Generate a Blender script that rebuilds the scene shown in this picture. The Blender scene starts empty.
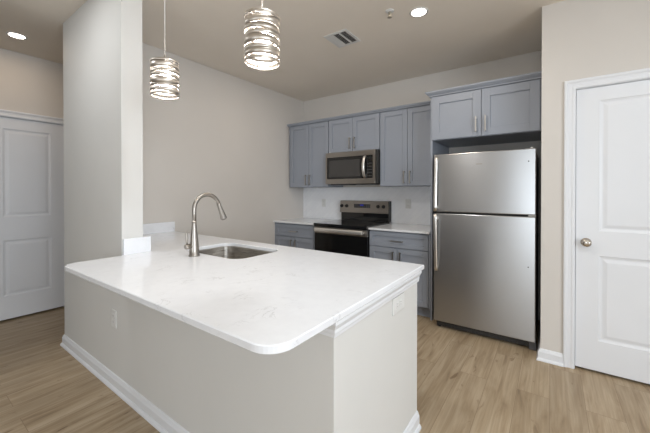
import bpy, bmesh, math, random
from mathutils import Vector, Matrix

C = bpy.context.scene.collection
SC = bpy.context.scene
PI = math.pi

# ------------------------------------------------------------------ camera, world, light, exposure
cam_d = bpy.data.cameras.new('camera')
cam = bpy.data.objects.new('camera', cam_d)
C.objects.link(cam)
cam.location = (0, 0, 1.3105)
cam.rotation_euler = (Matrix.Rotation(math.radians(35.4985), 3, 'Z')
                      @ Matrix.Rotation(math.radians(90 - 0.368), 3, 'X')).to_euler()
cam_d.sensor_width = 36.0
cam_d.lens = 315.14 / 650 * 36
cam_d.shift_x = -(325.85 - 325) / 650
cam_d.shift_y = (194.03 - 216.5) / 650
cam_d.clip_start = 0.02
SC.camera = cam

world = bpy.data.worlds.new('sky')
world.use_nodes = True
world.node_tree.nodes['Background'].inputs[0].default_value = (0.80, 0.88, 1.0, 1)
world.node_tree.nodes['Background'].inputs[1].default_value = 1.0
SC.world = world

SC.view_settings.view_transform = 'Standard'
SC.view_settings.look = 'None'
SC.view_settings.gamma = 1.0
SC.view_settings.use_curve_mapping = False
SC.view_settings.exposure = 0.0


def area_light(name, loc, rot, sx, sy, power, col):
    d = bpy.data.lights.new(name, 'AREA')
    d.shape = 'RECTANGLE'
    d.size, d.size_y, d.energy, d.color = sx, sy, power, col
    o = bpy.data.objects.new(name, d)
    C.objects.link(o)
    o.location, o.rotation_euler = loc, rot
    return o


# daylight outside the living-room windows behind and beside the camera
WR = (-0.80, 0.80, 0.10, 2.25)     # rear window  x0 x1 z0 z1  (wall y = -4.5)
WE = (-2.2, 0.7, 0.75, 2.45)     # side glazing y0 y1 z0 z1  (wall x = 3.2)
area_light('daylight_rear', ((WR[0] + WR[1]) / 2, -4.68, (WR[2] + WR[3]) / 2), (PI / 2, 0, 0),
           WR[1] - WR[0], WR[3] - WR[2], 66, (0.86, 0.94, 1.0))
area_light('daylight_side', (3.38, (WE[0] + WE[1]) / 2, (WE[2] + WE[3]) / 2), (PI / 2, 0, PI / 2),
           WE[1] - WE[0], WE[3] - WE[2], 132, (0.86, 0.93, 1.0))

# ------------------------------------------------------------------ measured dimensions
XL, XH, YB, ZC = -3.203, -4.476, 3.880, 2.748
YW, XWL, XP, YP = 0.893, -3.388, -2.261, 1.024
XE = -0.604                       # outer face of the peninsula end wall
YD, XRW = 2.972, -0.060           # door wall, its free corner
ZT = 0.903                        # worktop height


# ------------------------------------------------------------------ materials
def s2l(c):
    return tuple(((v / 255) / 12.92 if v / 255 <= 0.04045 else ((v / 255 + 0.055) / 1.055) ** 2.4) for v in c) + (1,)


def mat(name, col, rough=0.5, metal=0.0, spec=0.5, aniso=0.0, emit=None, estr=0.0, coat=0.0):
    m = bpy.data.materials.new(name)
    m.use_nodes = True
    b = m.node_tree.nodes['Principled BSDF']
    b.inputs['Base Color'].default_value = col if len(col) == 4 else tuple(col) + (1,)
    b.inputs['Roughness'].default_value = rough
    b.inputs['Metallic'].default_value = metal
    b.inputs['Specular IOR Level'].default_value = spec
    b.inputs['Anisotropic'].default_value = aniso
    b.inputs['Coat Weight'].default_value = coat
    if emit:
        b.inputs['Emission Color'].default_value = tuple(emit) + (1,)
        b.inputs['Emission Strength'].default_value = estr
    return m


class NT:
    def __init__(s, m):
        s.t = m.node_tree
        s.b = s.t.nodes['Principled BSDF']

    def n(s, typ, **kw):
        x = s.t.nodes.new(typ)
        for k, v in kw.items():
            if k[0] == '_':
                setattr(x, k[1:], v)
            else:
                x.inputs[k.replace('__', ' ')].default_value = v
        return x

    def l(s, a, ao, b, bi):
        s.t.links.new(a.outputs[ao], b.inputs[bi])

    def ramp(s, stops):
        r = s.t.nodes.new('ShaderNodeValToRGB')
        while len(r.color_ramp.elements) < len(stops):
            r.color_ramp.elements.new(0.5)
        for e, (p, c) in zip(r.color_ramp.elements, stops):
            e.position = p
            e.color = c
        return r


def noise_paint(name, col, rough, bump=0.02, scale=220.0, spec=0.4):
    """painted surface: very slight mottling and orange-peel bump"""
    m = mat(name, col, rough, spec=spec)
    t = NT(m)
    co = t.n('ShaderNodeTexCoord')
    nz = t.n('ShaderNodeTexNoise', Scale=scale, Detail=2.0)
    t.l(co, 'Object', nz, 'Vector')
    bp = t.n('ShaderNodeBump', Strength=bump, Distance=0.002)
    t.l(nz, 'Fac', bp, 'Height')
    t.l(bp, 'Normal', t.b, 'Normal')
    n2 = t.n('ShaderNodeTexNoise', Scale=1.7, Detail=3.0)
    t.l(co, 'Object', n2, 'Vector')
    lo = tuple(v * 0.985 for v in col[:3]) + (1,)
    hi = tuple(min(1, v * 1.015) for v in col[:3]) + (1,)
    r = t.ramp([(0.35, lo), (0.65, hi)])
    t.l(n2, 'Fac', r, 'Fac')
    t.l(r, 'Color', t.b, 'Base Color')
    return m


M_wall = noise_paint('wall_paint', s2l((216, 211, 205)), 0.75)
M_wallp = noise_paint('peninsula_paint', s2l((217, 216, 213)), 0.7)
M_walld = noise_paint('reflection_dark_paint', s2l((128, 123, 118)), 0.75)  # unseen partition, darkened so the refrigerator's left side reflects dark
M_ceil = noise_paint('ceiling_paint', s2l((237, 229, 218)), 0.85)
M_trim = noise_paint('trim_paint', s2l((231, 233, 237)), 0.35, bump=0.005)
M_cab = noise_paint('cabinet_paint', s2l((151, 157, 168)), 0.38, bump=0.004)
M_cabin = mat('cabinet_inside', s2l((70, 72, 78)), 0.7)
M_plate = mat('outlet_plastic', s2l((224, 224, 222)), 0.35)
M_dark = mat('dark_plastic', (0.012, 0.012, 0.013), 0.4)
M_gap = mat('slot_grey', (0.22, 0.22, 0.22), 0.8)
M_glass = mat('black_glass', (0.006, 0.006, 0.007), 0.06, coat=0.3)
M_ovenglass = mat('oven_window', (0.004, 0.004, 0.004), 0.12)
M_micwin = mat('microwave_window', (0.055, 0.053, 0.052), 0.25)
M_side = mat('appliance_side', (0.035, 0.033, 0.031), 0.5)
M_pull = mat('brushed_nickel', (0.44, 0.42, 0.395), 0.28, 1.0)
M_burner = mat('burner_print', (0.055, 0.055, 0.055), 0.2)
M_display = mat('clock_display', (0.003, 0.003, 0.01), 0.1, emit=(0.05, 0.08, 1.0), estr=0.35)
M_print = mat('key_print', (0.10, 0.10, 0.10), 0.4)
M_knobw = mat('satin_nickel', (0.55, 0.50, 0.44), 0.25, 1.0)
M_vent = mat('vent_enamel', s2l((222, 222, 220)), 0.45)
M_ventslot = mat('vent_slot', (0.10, 0.10, 0.104), 0.7)
M_brass = mat('sprinkler_metal', (0.50, 0.46, 0.38), 0.35, 1.0)
M_canlens = mat('lamp_lens', (0.9, 0.9, 0.9), 0.5, emit=(1.0, 0.93, 0.82), estr=11.0)
M_bulb = mat('lamp_glass_lit', (0.9, 0.9, 0.9), 0.5, emit=(1.0, 0.97, 0.95), estr=100.0)
M_cord = mat('pendant_cord', s2l((200, 198, 194)), 0.4)


def steel(name, col, rough, aniso=0.75):
    """brushed stainless, grain running horizontally: reflections smear vertically"""
    m = mat(name, col, rough, 1.0, aniso=aniso)
    t = NT(m)
    t.b.inputs['Anisotropic Rotation'].default_value = 0.25
    tg = t.n('ShaderNodeTangent')
    tg.direction_type, tg.axis = 'RADIAL', 'Z'
    t.l(tg, 'Tangent', t.b, 'Tangent')
    co = t.n('ShaderNodeTexCoord')
    mp = t.n('ShaderNodeMapping')
    mp.inputs['Scale'].default_value = (3.0, 3.0, 380.0)
    t.l(co, 'Object', mp, 'Vector')
    nz = t.n('ShaderNodeTexNoise', Scale=1.0, Detail=2.0)
    t.l(mp, 'Vector', nz, 'Vector')
    r = t.n('ShaderNodeMapRange')
    r.inputs['To Min'].default_value = rough - 0.04
    r.inputs['To Max'].default_value = rough + 0.04
    t.l(nz, 'Fac', r, 'Value')
    t.l(r, 'Result', t.b, 'Roughness')
    return m


M_steel = steel('stainless_door', (0.455, 0.46, 0.468), 0.30)
M_steelh = steel('stainless_trim', (0.36, 0.338, 0.315), 0.32)
M_sink = steel('stainless_sink', (0.55, 0.52, 0.48), 0.28, 0.3)
M_bright = steel('stainless_handle', (0.84, 0.82, 0.79), 0.32, 0.0)
M_band = steel('pendant_ribbon', (0.60, 0.555, 0.50), 0.42, 0.0)
M_faucet = mat('faucet_nickel', (0.40, 0.37, 0.335), 0.34, 1.0)


def quartz():
    base = s2l((239, 241, 245))
    m = mat('white_quartz', base, 0.13, spec=0.5)
    t = NT(m)
    co = t.n('ShaderNodeTexCoord')
    # broken grey veins where a ridged noise passes its mid value, gated by a slow noise
    n1 = t.n('ShaderNodeTexNoise', Scale=5.0, Detail=7.0, Roughness=0.62, Distortion=1.2)
    t.l(co, 'Object', n1, 'Vector')
    r1 = t.ramp([(0.487, (0, 0, 0, 1)), (0.5, (1, 1, 1, 1)), (0.513, (0, 0, 0, 1))])
    t.l(n1, 'Fac', r1, 'Fac')
    n2 = t.n('ShaderNodeTexNoise', Scale=9.0, Detail=3.0)
    t.l(co, 'Object', n2, 'Vector')
    r2 = t.ramp([(0.52, (0, 0, 0, 1)), (0.68, (1, 1, 1, 1))])
    t.l(n2, 'Fac', r2, 'Fac')
    mu = t.n('ShaderNodeMath', _operation='MULTIPLY')
    t.l(r1, 'Color', mu, 0)
    t.l(r2, 'Color', mu, 1)
    m2 = t.n('ShaderNodeMath', _operation='MULTIPLY')
    t.l(mu, 'Value', m2, 0)
    m2.inputs[1].default_value = 0.42
    mx = t.n('ShaderNodeMix', _data_type='RGBA')
    mx.inputs[6].default_value = base
    mx.inputs[7].default_value = s2l((150, 150, 152))
    t.l(m2, 'Value', mx, 0)
    # fine cloudy tone
    n3 = t.n('ShaderNodeTexNoise', Scale=22.0, Detail=4.0)
    t.l(co, 'Object', n3, 'Vector')
    r3 = t.ramp([(0.30, (0.965, 0.965, 0.968, 1)), (0.62, (1, 1, 1, 1))])
    t.l(n3, 'Fac', r3, 'Fac')
    m3 = t.n('ShaderNodeMix', _data_type='RGBA', _blend_type='MULTIPLY')
    m3.inputs[0].default_value = 1.0
    t.l(mx, 2, m3, 6)
    t.l(r3, 'Color', m3, 7)
    t.l(m3, 2, t.b, 'Base Color')
    return m


M_quartz = quartz()


def planks():
    m = mat('oak_planks', (0.4, 0.3, 0.2), 0.42, spec=0.35)
    t = NT(m)
    co = t.n('ShaderNodeTexCoord')
    mp = t.n('ShaderNodeMapping')
    mp.inputs['Rotation'].default_value = (0, 0, PI / 2)
    t.l(co, 'Object', mp, 'Vector')
    br = t.n('ShaderNodeTexBrick', Scale=1.0, Mortar__Size=0.0012, Mortar__Smooth=0.1, Bias=0.0)
    br.inputs['Brick Width'].default_value = 1.22
    br.inputs['Row Height'].default_value = 0.178
    br.offset = 0.37
    br.inputs['Color1'].default_value = (0, 0, 0, 1)
    br.inputs['Color2'].default_value = (1, 1, 1, 1)
    br.inputs['Mortar'].default_value = (0.5, 0.5, 0.5, 1)
    t.l(mp, 'Vector', br, 'Vector')
    # each plank shifts the grain by its own random value
    ad = t.n('ShaderNodeVectorMath', _operation='MULTIPLY_ADD')
    t.l(br, 'Color', ad, 0)
    ad.inputs[1].default_value = (7.3, 3.1, 5.7)
    t.l(mp, 'Vector', ad, 2)
    st = t.n('ShaderNodeMapping')
    st.inputs['Scale'].default_value = (0.75, 6.5, 1.0)
    t.l(ad, 'Vector', st, 'Vector')
    g1 = t.n('ShaderNodeTexNoise', Scale=2.4, Detail=5.0, Roughness=0.55, Distortion=0.9)
    t.l(st, 'Vector', g1, 'Vector')
    rg = t.ramp([(0.26, s2l((138, 118, 94))), (0.42, s2l((166, 146, 119))), (0.58, s2l((180, 161, 135))), (0.76, s2l((192, 175, 151)))])
    t.l(g1, 'Fac', rg, 'Fac')
    # fine grain lines
    s2 = t.n('ShaderNodeMapping')
    s2.inputs['Scale'].default_value = (1.1, 62.0, 1.0)
    t.l(ad, 'Vector', s2, 'Vector')
    g2 = t.n('ShaderNodeTexNoise', Scale=1.6, Detail=4.0)
    t.l(s2, 'Vector', g2, 'Vector')
    r2 = t.ramp([(0.34, (0.87, 0.86, 0.84, 1)), (0.60, (1.02, 1.02, 1.02, 1))])
    t.l(g2, 'Fac', r2, 'Fac')
    m1 = t.n('ShaderNodeMix', _data_type='RGBA', _blend_type='MULTIPLY')
    m1.inputs[0].default_value = 1.0
    t.l(rg, 'Color', m1, 6)
    t.l(r2, 'Color', m1, 7)
    # darker knots
    s3 = t.n('ShaderNodeMapping')
    s3.inputs['Scale'].default_value = (2.6, 7.5, 1.0)
    t.l(ad, 'Vector', s3, 'Vector')
    kn = t.n('ShaderNodeTexNoise', Scale=2.2, Detail=3.0, Distortion=0.8)
    t.l(s3, 'Vector', kn, 'Vector')
    rk = t.ramp([(0.26, (0.58, 0.52, 0.46, 1)), (0.34, (1, 1, 1, 1))])
    t.l(kn, 'Fac', rk, 'Fac')
    m2 = t.n('ShaderNodeMix', _data_type='RGBA', _blend_type='MULTIPLY')
    m2.inputs[0].default_value = 1.0
    t.l(m1, 2, m2, 6)
    t.l(rk, 'Color', m2, 7)
    # plank-to-plank tone
    rp = t.ramp([(0.0, (0.93, 0.925, 0.92, 1)), (1.0, (1.05, 1.05, 1.05, 1))])
    t.l(br, 'Color', rp, 'Fac')
    m3 = t.n('ShaderNodeMix', _data_type='RGBA', _blend_type='MULTIPLY')
    m3.inputs[0].default_value = 1.0
    t.l(m2, 2, m3, 6)
    t.l(rp, 'Color', m3, 7)
    # seams
    m4 = t.n('ShaderNodeMix', _data_type='RGBA')
    t.l(br, 'Fac', m4, 0)
    t.l(m3, 2, m4, 6)
    m4.inputs[7].default_value = s2l((136, 116, 92))
    t.l(m4, 2, t.b, 'Base Color')
    bp = t.n('ShaderNodeBump', Strength=0.12, Distance=0.001)
    t.l(g2, 'Fac', bp, 'Height')
    t.l(bp, 'Normal', t.b, 'Normal')
    return m


M_floor = planks()


def tile():
    """white glossy herringbone-look wall tile: faint diagonal joints"""
    base = s2l((248, 249, 251))
    m = mat('white_tile', base, 0.18, spec=0.5)
    t = NT(m)
    co = t.n('ShaderNodeTexCoord')
    mp = t.n('ShaderNodeMapping')
    mp.inputs['Rotation'].default_value = (PI / 2, 0, 0)
    t.l(co, 'Object', mp, 'Vector')
    m2 = t.n('ShaderNodeMapping')
    m2.inputs['Rotation'].default_value = (0, 0, math.radians(45))
    t.l(mp, 'Vector', m2, 'Vector')
    br = t.n('ShaderNodeTexBrick', Scale=1.0, Mortar__Size=0.0016, Mortar__Smooth=0.2)
    br.inputs['Brick Width'].default_value = 0.15
    br.inputs['Row Height'].default_value = 0.05
    br.inputs['Color1'].default_value = base
    br.inputs['Color2'].default_value = s2l((244, 245, 248))
    br.inputs['Mortar'].default_value = s2l((236, 237, 240))
    t.l(m2, 'Vector', br, 'Vector')
    t.l(br, 'Color', t.b, 'Base Color')
    return m


M_tile = tile()


# ------------------------------------------------------------------ mesh helpers
def add_box(bm, x0, x1, y0, y1, z0, z1, bev=0.0, seg=2):
    t = bmesh.new()
    bmesh.ops.create_cube(t, size=1.0)
    for v in t.verts:
        v.co = Vector(((x0 + x1) / 2 + v.co.x * (x1 - x0), (y0 + y1) / 2 + v.co.y * (y1 - y0),
                       (z0 + z1) / 2 + v.co.z * (z1 - z0)))
    if bev > 0:
        bmesh.ops.bevel(t, geom=list(t.edges), offset=bev, segments=seg, profile=0.5, affect='EDGES')
    merge(bm, t)


def merge(bm, t, mtx=None):
    mp = {}
    for v in t.verts:
        mp[v] = bm.verts.new(mtx @ v.co if mtx else v.co)
    for f in t.faces:
        try:
            nf = bm.faces.new([mp[v] for v in f.verts])
            nf.smooth = f.smooth
        except ValueError:
            pass
    t.free()


def frame_of(d):
    d = d.normalized()
    a = Vector((0, 0, 1)) if abs(d.z) < 0.95 else Vector((1, 0, 0))
    u = a.cross(d).normalized()
    return u, d.cross(u).normalized()


def add_tube(bm, pts, radii, seg=16, smooth=True, caps=True, flat=None):
    """round tube through pts; parallel-transported frame; flat=(su,sv) scales the section"""
    pts = [Vector(p) for p in pts]
    if not isinstance(radii, (list, tuple)):
        radii = [radii] * len(pts)
    rings = []
    u = None
    for i, p in enumerate(pts):
        d = (pts[min(i + 1, len(pts) - 1)] - pts[max(i - 1, 0)]).normalized()
        if u is None:
            u, v = frame_of(d)
        else:
            u = (u - d * u.dot(d)).normalized()
            v = d.cross(u).normalized()
        su, sv = flat if flat else (1, 1)
        rings.append([bm.verts.new(p + (u * math.cos(2 * PI * k / seg) * su + v * math.sin(2 * PI * k / seg) * sv) * radii[i])
                      for k in range(seg)])
    for a, b in zip(rings[:-1], rings[1:]):
        for k in range(seg):
            f = bm.faces.new((a[k], a[(k + 1) % seg], b[(k + 1) % seg], b[k]))
            f.smooth = smooth
    if caps:
        bm.faces.new(list(reversed(rings[0])))
        bm.faces.new(rings[-1])


def add_lathe(bm, prof, c, axis='Z', seg=32, smooth=True):
    """prof [(r, h)...] turned round an axis through c"""
    c = Vector(c)
    ax = {'Z': (Vector((1, 0, 0)), Vector((0, 1, 0)), Vector((0, 0, 1))),
          'Y': (Vector((0, 0, 1)), Vector((1, 0, 0)), Vector((0, 1, 0))),
          'X': (Vector((0, 1, 0)), Vector((0, 0, 1)), Vector((1, 0, 0)))}[axis]
    rings = []
    for r, h in prof:
        if r < 1e-6:
            rings.append([bm.verts.new(c + ax[2] * h)])
        else:
            rings.append([bm.verts.new(c + ax[2] * h + (ax[0] * math.cos(2 * PI * k / seg) + ax[1] * math.sin(2 * PI * k / seg)) * r)
                          for k in range(seg)])
    for a, b in zip(rings[:-1], rings[1:]):
        for k in range(seg):
            k2 = (k + 1) % seg
            if len(a) == 1 and len(b) == 1:
                continue
            if len(a) == 1:
                f = bm.faces.new((a[0], b[k2], b[k]))
            elif len(b) == 1:
                f = bm.faces.new((a[k], a[k2], b[0]))
            else:
                f = bm.faces.new((a[k], a[k2], b[k2], b[k]))
            f.smooth = smooth


def left_normals(path, closed):
    n = len(path)
    out = []
    for i in range(n):
        p = Vector(path[i])
        segs = []
        if closed or i > 0:
            segs.append((p - Vector(path[i - 1])).normalized())
        if closed or i < n - 1:
            segs.append((Vector(path[(i + 1) % n]) - p).normalized())
        ns = [Vector((-s.y, s.x)) for s in segs]
        if len(ns) == 1:
            out.append(ns[0])
        else:
            m = (ns[0] + ns[1])
            m.normalize()
            out.append(m / max(0.2, m.dot(ns[0])))
    return out


def offset_loop(path, d):
    return [tuple(Vector(p) + n * d) for p, n in zip(path, left_normals(path, True))]


def add_sweep(bm, path, prof, mapf, closed=False):
    """mitred sweep of a profile [(out, up)] along a 2-D path, 'out' to the left of the path"""
    ns = left_normals(path, closed)
    rings = []
    for p, n in zip(path, ns):
        rings.append([bm.verts.new(mapf(Vector(p) + n * o, h)) for o, h in prof])
    m = len(prof)
    pairs = list(zip(rings[:-1], rings[1:])) + ([(rings[-1], rings[0])] if closed else [])
    for a, b in pairs:
        for k in range(m):
            bm.faces.new((a[k], a[(k + 1) % m], b[(k + 1) % m], b[k]))
    if not closed:
        bm.faces.new(list(reversed(rings[0])))
        bm.faces.new(rings[-1])


def XY(p, h):
    return (p.x, p.y, h)


def rrect(x0, x1, y0, y1, r, seg=8):
    pts = []
    for cx, cy, a0 in ((x1 - r, y0 + r, -PI / 2), (x1 - r, y1 - r, 0), (x0 + r, y1 - r, PI / 2), (x0 + r, y0 + r, PI)):
        for k in range(seg + 1):
            a = a0 + k * PI / 2 / seg
            pts.append((cx + r * math.cos(a), cy + r * math.sin(a)))
    return pts                                                   # counter-clockwise


def round_poly(pts, rad, seg=10):
    """round chosen corners of a polygon; rad = {index: radius}"""
    out = []
    n = len(pts)
    for i, p in enumerate(pts):
        if i not in rad:
            out.append(p)
            continue
        p = Vector(p)
        a = (Vector(pts[i - 1]) - p).normalized()
        b = (Vector(pts[(i + 1) % n]) - p).normalized()
        r = rad[i]
        s = p + a * r
        e = p + b * r
        c = p + (a + b) * r
        for k in range(seg + 1):
            t = k / seg * PI / 2
            q = c + (s - c) * math.cos(t) + (e - c) * math.sin(t)
            out.append((q.x, q.y))
    return out


def slab(bm, outer, z0, z1, hole=None, ease=0.003):
    """flat slab (ccw outline) with eased edges, optional hole (ccw)"""
    def ring(path, z):
        return [bm.verts.new((p[0], p[1], z)) for p in path]

    def bridge(a, b, flip=False):
        n = len(a)
        for k in range(n):
            q = (a[k], a[(k + 1) % n], b[(k + 1) % n], b[k])
            bm.faces.new(q if not flip else tuple(reversed(q)))
    oi = offset_loop(outer, ease)
    levels = [ring(oi, z0), ring(outer, z0 + ease), ring(outer, z1 - ease), ring(oi, z1)]
    for a, b in zip(levels[:-1], levels[1:]):
        bridge(a, b)
    hl = None
    if hole:
        ho = offset_loop(hole, -ease)
        hl = [ring(ho, z0), ring(hole, z0 + ease), ring(hole, z1 - ease), ring(ho, z1)]
        for a, b in zip(hl[:-1], hl[1:]):
            bridge(a, b, True)
    for idx in (0, 3):
        es = []
        for lp in [levels[idx]] + ([hl[idx]] if hl else []):
            for k in range(len(lp)):
                e = bm.edges.get((lp[k], lp[(k + 1) % len(lp)])) or bm.edges.new((lp[k], lp[(k + 1) % len(lp)]))
                es.append(e)
        bmesh.ops.triangle_fill(bm, use_beauty=True, use_dissolve=False, edges=es)
    bmesh.ops.recalc_face_normals(bm, faces=list(bm.faces))


def wpos(o):
    p = Vector((0, 0, 0))
    while o:
        p += o.location
        o = o.parent
    return p


def obj(name, bm, m, parent=None, recalc=True, label=None):
    """link a world-space bmesh as ONE mesh object below parent"""
    if recalc:
        bmesh.ops.recalc_face_normals(bm, faces=list(bm.faces))
    me = bpy.data.meshes.new(name)
    bm.to_mesh(me)
    bm.free()
    me.materials.append(m)
    o = bpy.data.objects.new(name, me)
    C.objects.link(o)
    if parent:
        me.transform(Matrix.Translation(-wpos(parent)))
        o.parent = parent
    if label:
        o['label'] = label
    return o


def boxobj(name, m, parent, *a, bev=0.0, label=None):
    bm = bmesh.new()
    add_box(bm, *a, bev=bev)
    return obj(name, bm, m, parent, label=label)


def thing(name, label, cat, loc, group=None):
    o = bpy.data.objects.new(name, None)
    C.objects.link(o)
    o.location = loc
    o.empty_display_size = 0.1
    o['label'], o['category'] = label, cat
    if group:
        o['group'] = group
    return o


def tag(o, label, cat, group=None):
    o['label'], o['category'] = label, cat
    if group:
        o['group'] = group
    return o


def struct(name, bm, m, parent=None):
    o = obj(name, bm, m, parent)
    o['kind'] = 'structure'
    return o


def copy_tree(o, parent=None):
    c = o.copy()
    C.objects.link(c)
    c.parent = parent
    for ch in list(o.children):
        copy_tree(ch, c)
    return c


# ------------------------------------------------------------------ the setting
bm = bmesh.new(); add_box(bm, -4.60, 3.32, -4.62, 4.32, -0.10, 0.0); struct('floor', bm, M_floor)
bm = bmesh.new(); add_box(bm, -4.60, 3.32, -4.62, 4.32, ZC, ZC + 0.10); struct('ceiling', bm, M_ceil)
bm = bmesh.new(); add_box(bm, XL, XRW, YB, YB + 0.12, 0, ZC); struct('wall_back', bm, M_wall)
bm = bmesh.new(); add_box(bm, XWL, XL, YP, 4.20, 0, ZC); struct('wall_left', bm, M_wall)
DH = (0.58, 1.185, 2.067)          # hall door y0 y1 top
bm = bmesh.new()
add_box(bm, XH - 0.12, XH, -4.5, DH[0] - 0.014, 0, ZC)
add_box(bm, XH - 0.12, XH, DH[1] + 0.014, 4.20, 0, ZC)
add_box(bm, XH - 0.12, XH, DH[0] - 0.014, DH[1] + 0.014, DH[2] + 0.012, ZC)
add_box(bm, XH - 0.13, XH - 0.10, DH[0] - 0.014, DH[1] + 0.014, 0, DH[2] + 0.012)
struct('wall_hall', bm, M_wall)
bm = bmesh.new(); add_box(bm, XH, XWL, 4.20, 4.32, 0, ZC); struct('wall_hall_end', bm, M_wall)
DR = (0.150, 0.962, 2.067)         # right-hand door x0 x1 top
bm = bmesh.new()
add_box(bm, XRW, DR[0] - 0.014, YD, YD + 0.12, 0, ZC)
add_box(bm, DR[1] + 0.014, 3.20, YD, YD + 0.12, 0, ZC)
add_box(bm, DR[0] - 0.014, DR[1] + 0.014, YD, YD + 0.12, DR[2] + 0.012, ZC)
add_box(bm, DR[0] - 0.014, DR[1] + 0.014, YD + 0.105, YD + 0.12, 0, DR[2] + 0.012)
struct('wall_right', bm, M_wall)
bm = bmesh.new(); add_box(bm, XRW, XRW + 0.12, YD + 0.12, YB + 0.12, 0, ZC); struct('wall_alcove', bm, M_wall)
# peninsula: full-height pillar, low wall under the worktop, end wall, kitchen-side panel
bm = bmesh.new()
add_box(bm, XWL, XP, YW, YP, 0, ZC)
add_box(bm, XP, XE, YW, YP, 0, ZT - 0.0265)
add_box(bm, XE - 0.12, XE, YP, 1.723, 0, ZT - 0.0265)
struct('wall_peninsula', bm, M_wallp)
bm = bmesh.new()
add_box(bm, XL, XE - 0.12, 1.700, 1.718, 0.105, ZT - 0.0265)
add_box(bm, XL, XE - 0.12, 1.630, 1.648, 0.0, 0.105)
struct('wall_peninsula_back', bm, M_cab)
# living room behind the camera: rear wall and side wall, each with its window opening
bm = bmesh.new(); add_box(bm, -3.05, -2.93, -4.5, -0.10, 0, ZC); struct('wall_light_block', bm, M_walld)  # unseen partition added to keep window light out of the hall
bm = bmesh.new()
add_box(bm, XH, WR[0], -4.62, -4.50, 0, ZC)
add_box(bm, WR[1], 3.20, -4.62, -4.50, 0, ZC)
add_box(bm, WR[0], WR[1], -4.62, -4.50, 0, WR[2])
add_box(bm, WR[0], WR[1], -4.62, -4.50, WR[3], ZC)
struct('wall_rear', bm, M_wall)
bm = bmesh.new()
add_box(bm, 3.20, 3.32, -4.62, WE[0], 0, ZC)
add_box(bm, 3.20, 3.32, WE[1], YD + 0.12, 0, ZC)
add_box(bm, 3.20, 3.32, WE[0], WE[1], 0, WE[2])
add_box(bm, 3.20, 3.32, WE[0], WE[1], WE[3], ZC)
struct('wall_side', bm, M_wall)
bm = bmesh.new()
for x in (WR[0], (WR[0] + WR[1]) / 2 - 0.03, WR[1] - 0.06):
    add_box(bm, x, x + 0.06, -4.60, -4.54, WR[2], WR[3])
for z in (WR[2], (WR[2] + WR[3]) / 2 - 0.02, WR[3] - 0.06):
    add_box(bm, WR[0], WR[1], -4.595, -4.545, z, z + 0.05)
struct('window_1', bm, M_trim)
bm = bmesh.new()
for y in (WE[0], (WE[0] + WE[1]) / 2 - 0.04, WE[1] - 0.07):
    add_box(bm, 3.23, 3.29, y, y + 0.07, WE[2], WE[3])
for z in (WE[2], WE[3] - 0.07):
    add_box(bm, 3.235, 3.285, WE[0], WE[1], z, z + 0.07)
struct('window_2', bm, M_trim)

# baseboards with shoe moulding: profile (out from wall, height)
BASE = [(0.0, 0.0), (0.026, 0.0), (0.025, 0.010), (0.018, 0.020), (0.0145, 0.022), (0.0145, 0.066), (0.011, 0.073),
        (0.009, 0.080), (0.006, 0.088), (0.0, 0.091)]


def baseboard(name, path):
    b = bmesh.new()
    add_sweep(b, path, BASE, XY)
    struct(name, b, M_trim)


# path runs with the room on its left
baseboard('baseboard_peninsula', [(XE, 1.723), (XE, YW), (XWL, YW), (XWL, 4.195)])
CW = 0.066                         # casing width
baseboard('baseboard_right', [(DR[0] - CW - 0.001, YD), (XRW, YD), (XRW, YB - 0.02)])
baseboard('baseboard_right_far', [(3.195, YD), (DR[1] + CW + 0.001, YD)])
baseboard('baseboard_hall', [(XH, 4.195), (XH, DH[1] + CW + 0.001)])
baseboard('baseboard_hall_near', [(XH, DH[0] - CW - 0.001), (XH, -4.495)])

# ---- doors: moulded two-panel leaves with casing
CAS = [(0.0, 0.0), (0.0, 0.010), (0.006, 0.014), (0.016, 0.014), (0.022, 0.011), (0.040, 0.013), (0.050, 0.019), (0.060, 0.020),
       (0.066, 0.017), (0.066, 0.0)]


def door_leaf(name, u0, u1, z0, z1, panels, mapf, thick):
    """panels: (u0,u1,z0,z1) all sharing the same u range"""
    b = bmesh.new()
    us = [u0, panels[0][0], panels[0][1], u1]
    zs = [z0]
    for p in sorted(panels, key=lambda q: q[2]):
        zs += [p[2], p[3]]
    zs.append(z1)
    for i in range(3):
        for j in range(len(zs) - 1):
            a, c, d, e = us[i], us[i + 1], zs[j], zs[j + 1]
            if i == 1 and j % 2 == 1:
                prev = None
                for ins, dep in ((0, 0), (0.004, -0.004), (0.016, -0.0085), (0.024, -0.0085), (0.044, -0.0025), (0.048, -0.002)):
                    ring = [b.verts.new(mapf(u, z, dep)) for u, z in
                            ((a + ins, d + ins), (c - ins, d + ins), (c - ins, e - ins), (a + ins, e - ins))]
                    if prev:
                        for k in range(4):
                            b.faces.new((prev[k], prev[(k + 1) % 4], ring[(k + 1) % 4], ring[k]))
                    prev = ring
                b.faces.new(prev)
            else:
                b.faces.new([b.verts.new(mapf(u, z, 0)) for u, z in ((a, d), (c, d), (c, e), (a, e))])
    fr = [b.verts.new(mapf(u, z, 0)) for u, z in ((u0, z0), (u1, z0), (u1, z1), (u0, z1))]
    bk = [b.verts.new(mapf(u, z, -thick)) for u, z in ((u0, z0), (u1, z0), (u1, z1), (u0, z1))]
    for k in range(4):
        b.faces.new((fr[k], fr[(k + 1) % 4], bk[(k + 1) % 4], bk[k]))
    b.faces.new(list(reversed(bk)))
    bmesh.ops.remove_doubles(b, verts=list(b.verts), dist=1e-5)
    return struct(name, b, M_trim)


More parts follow.
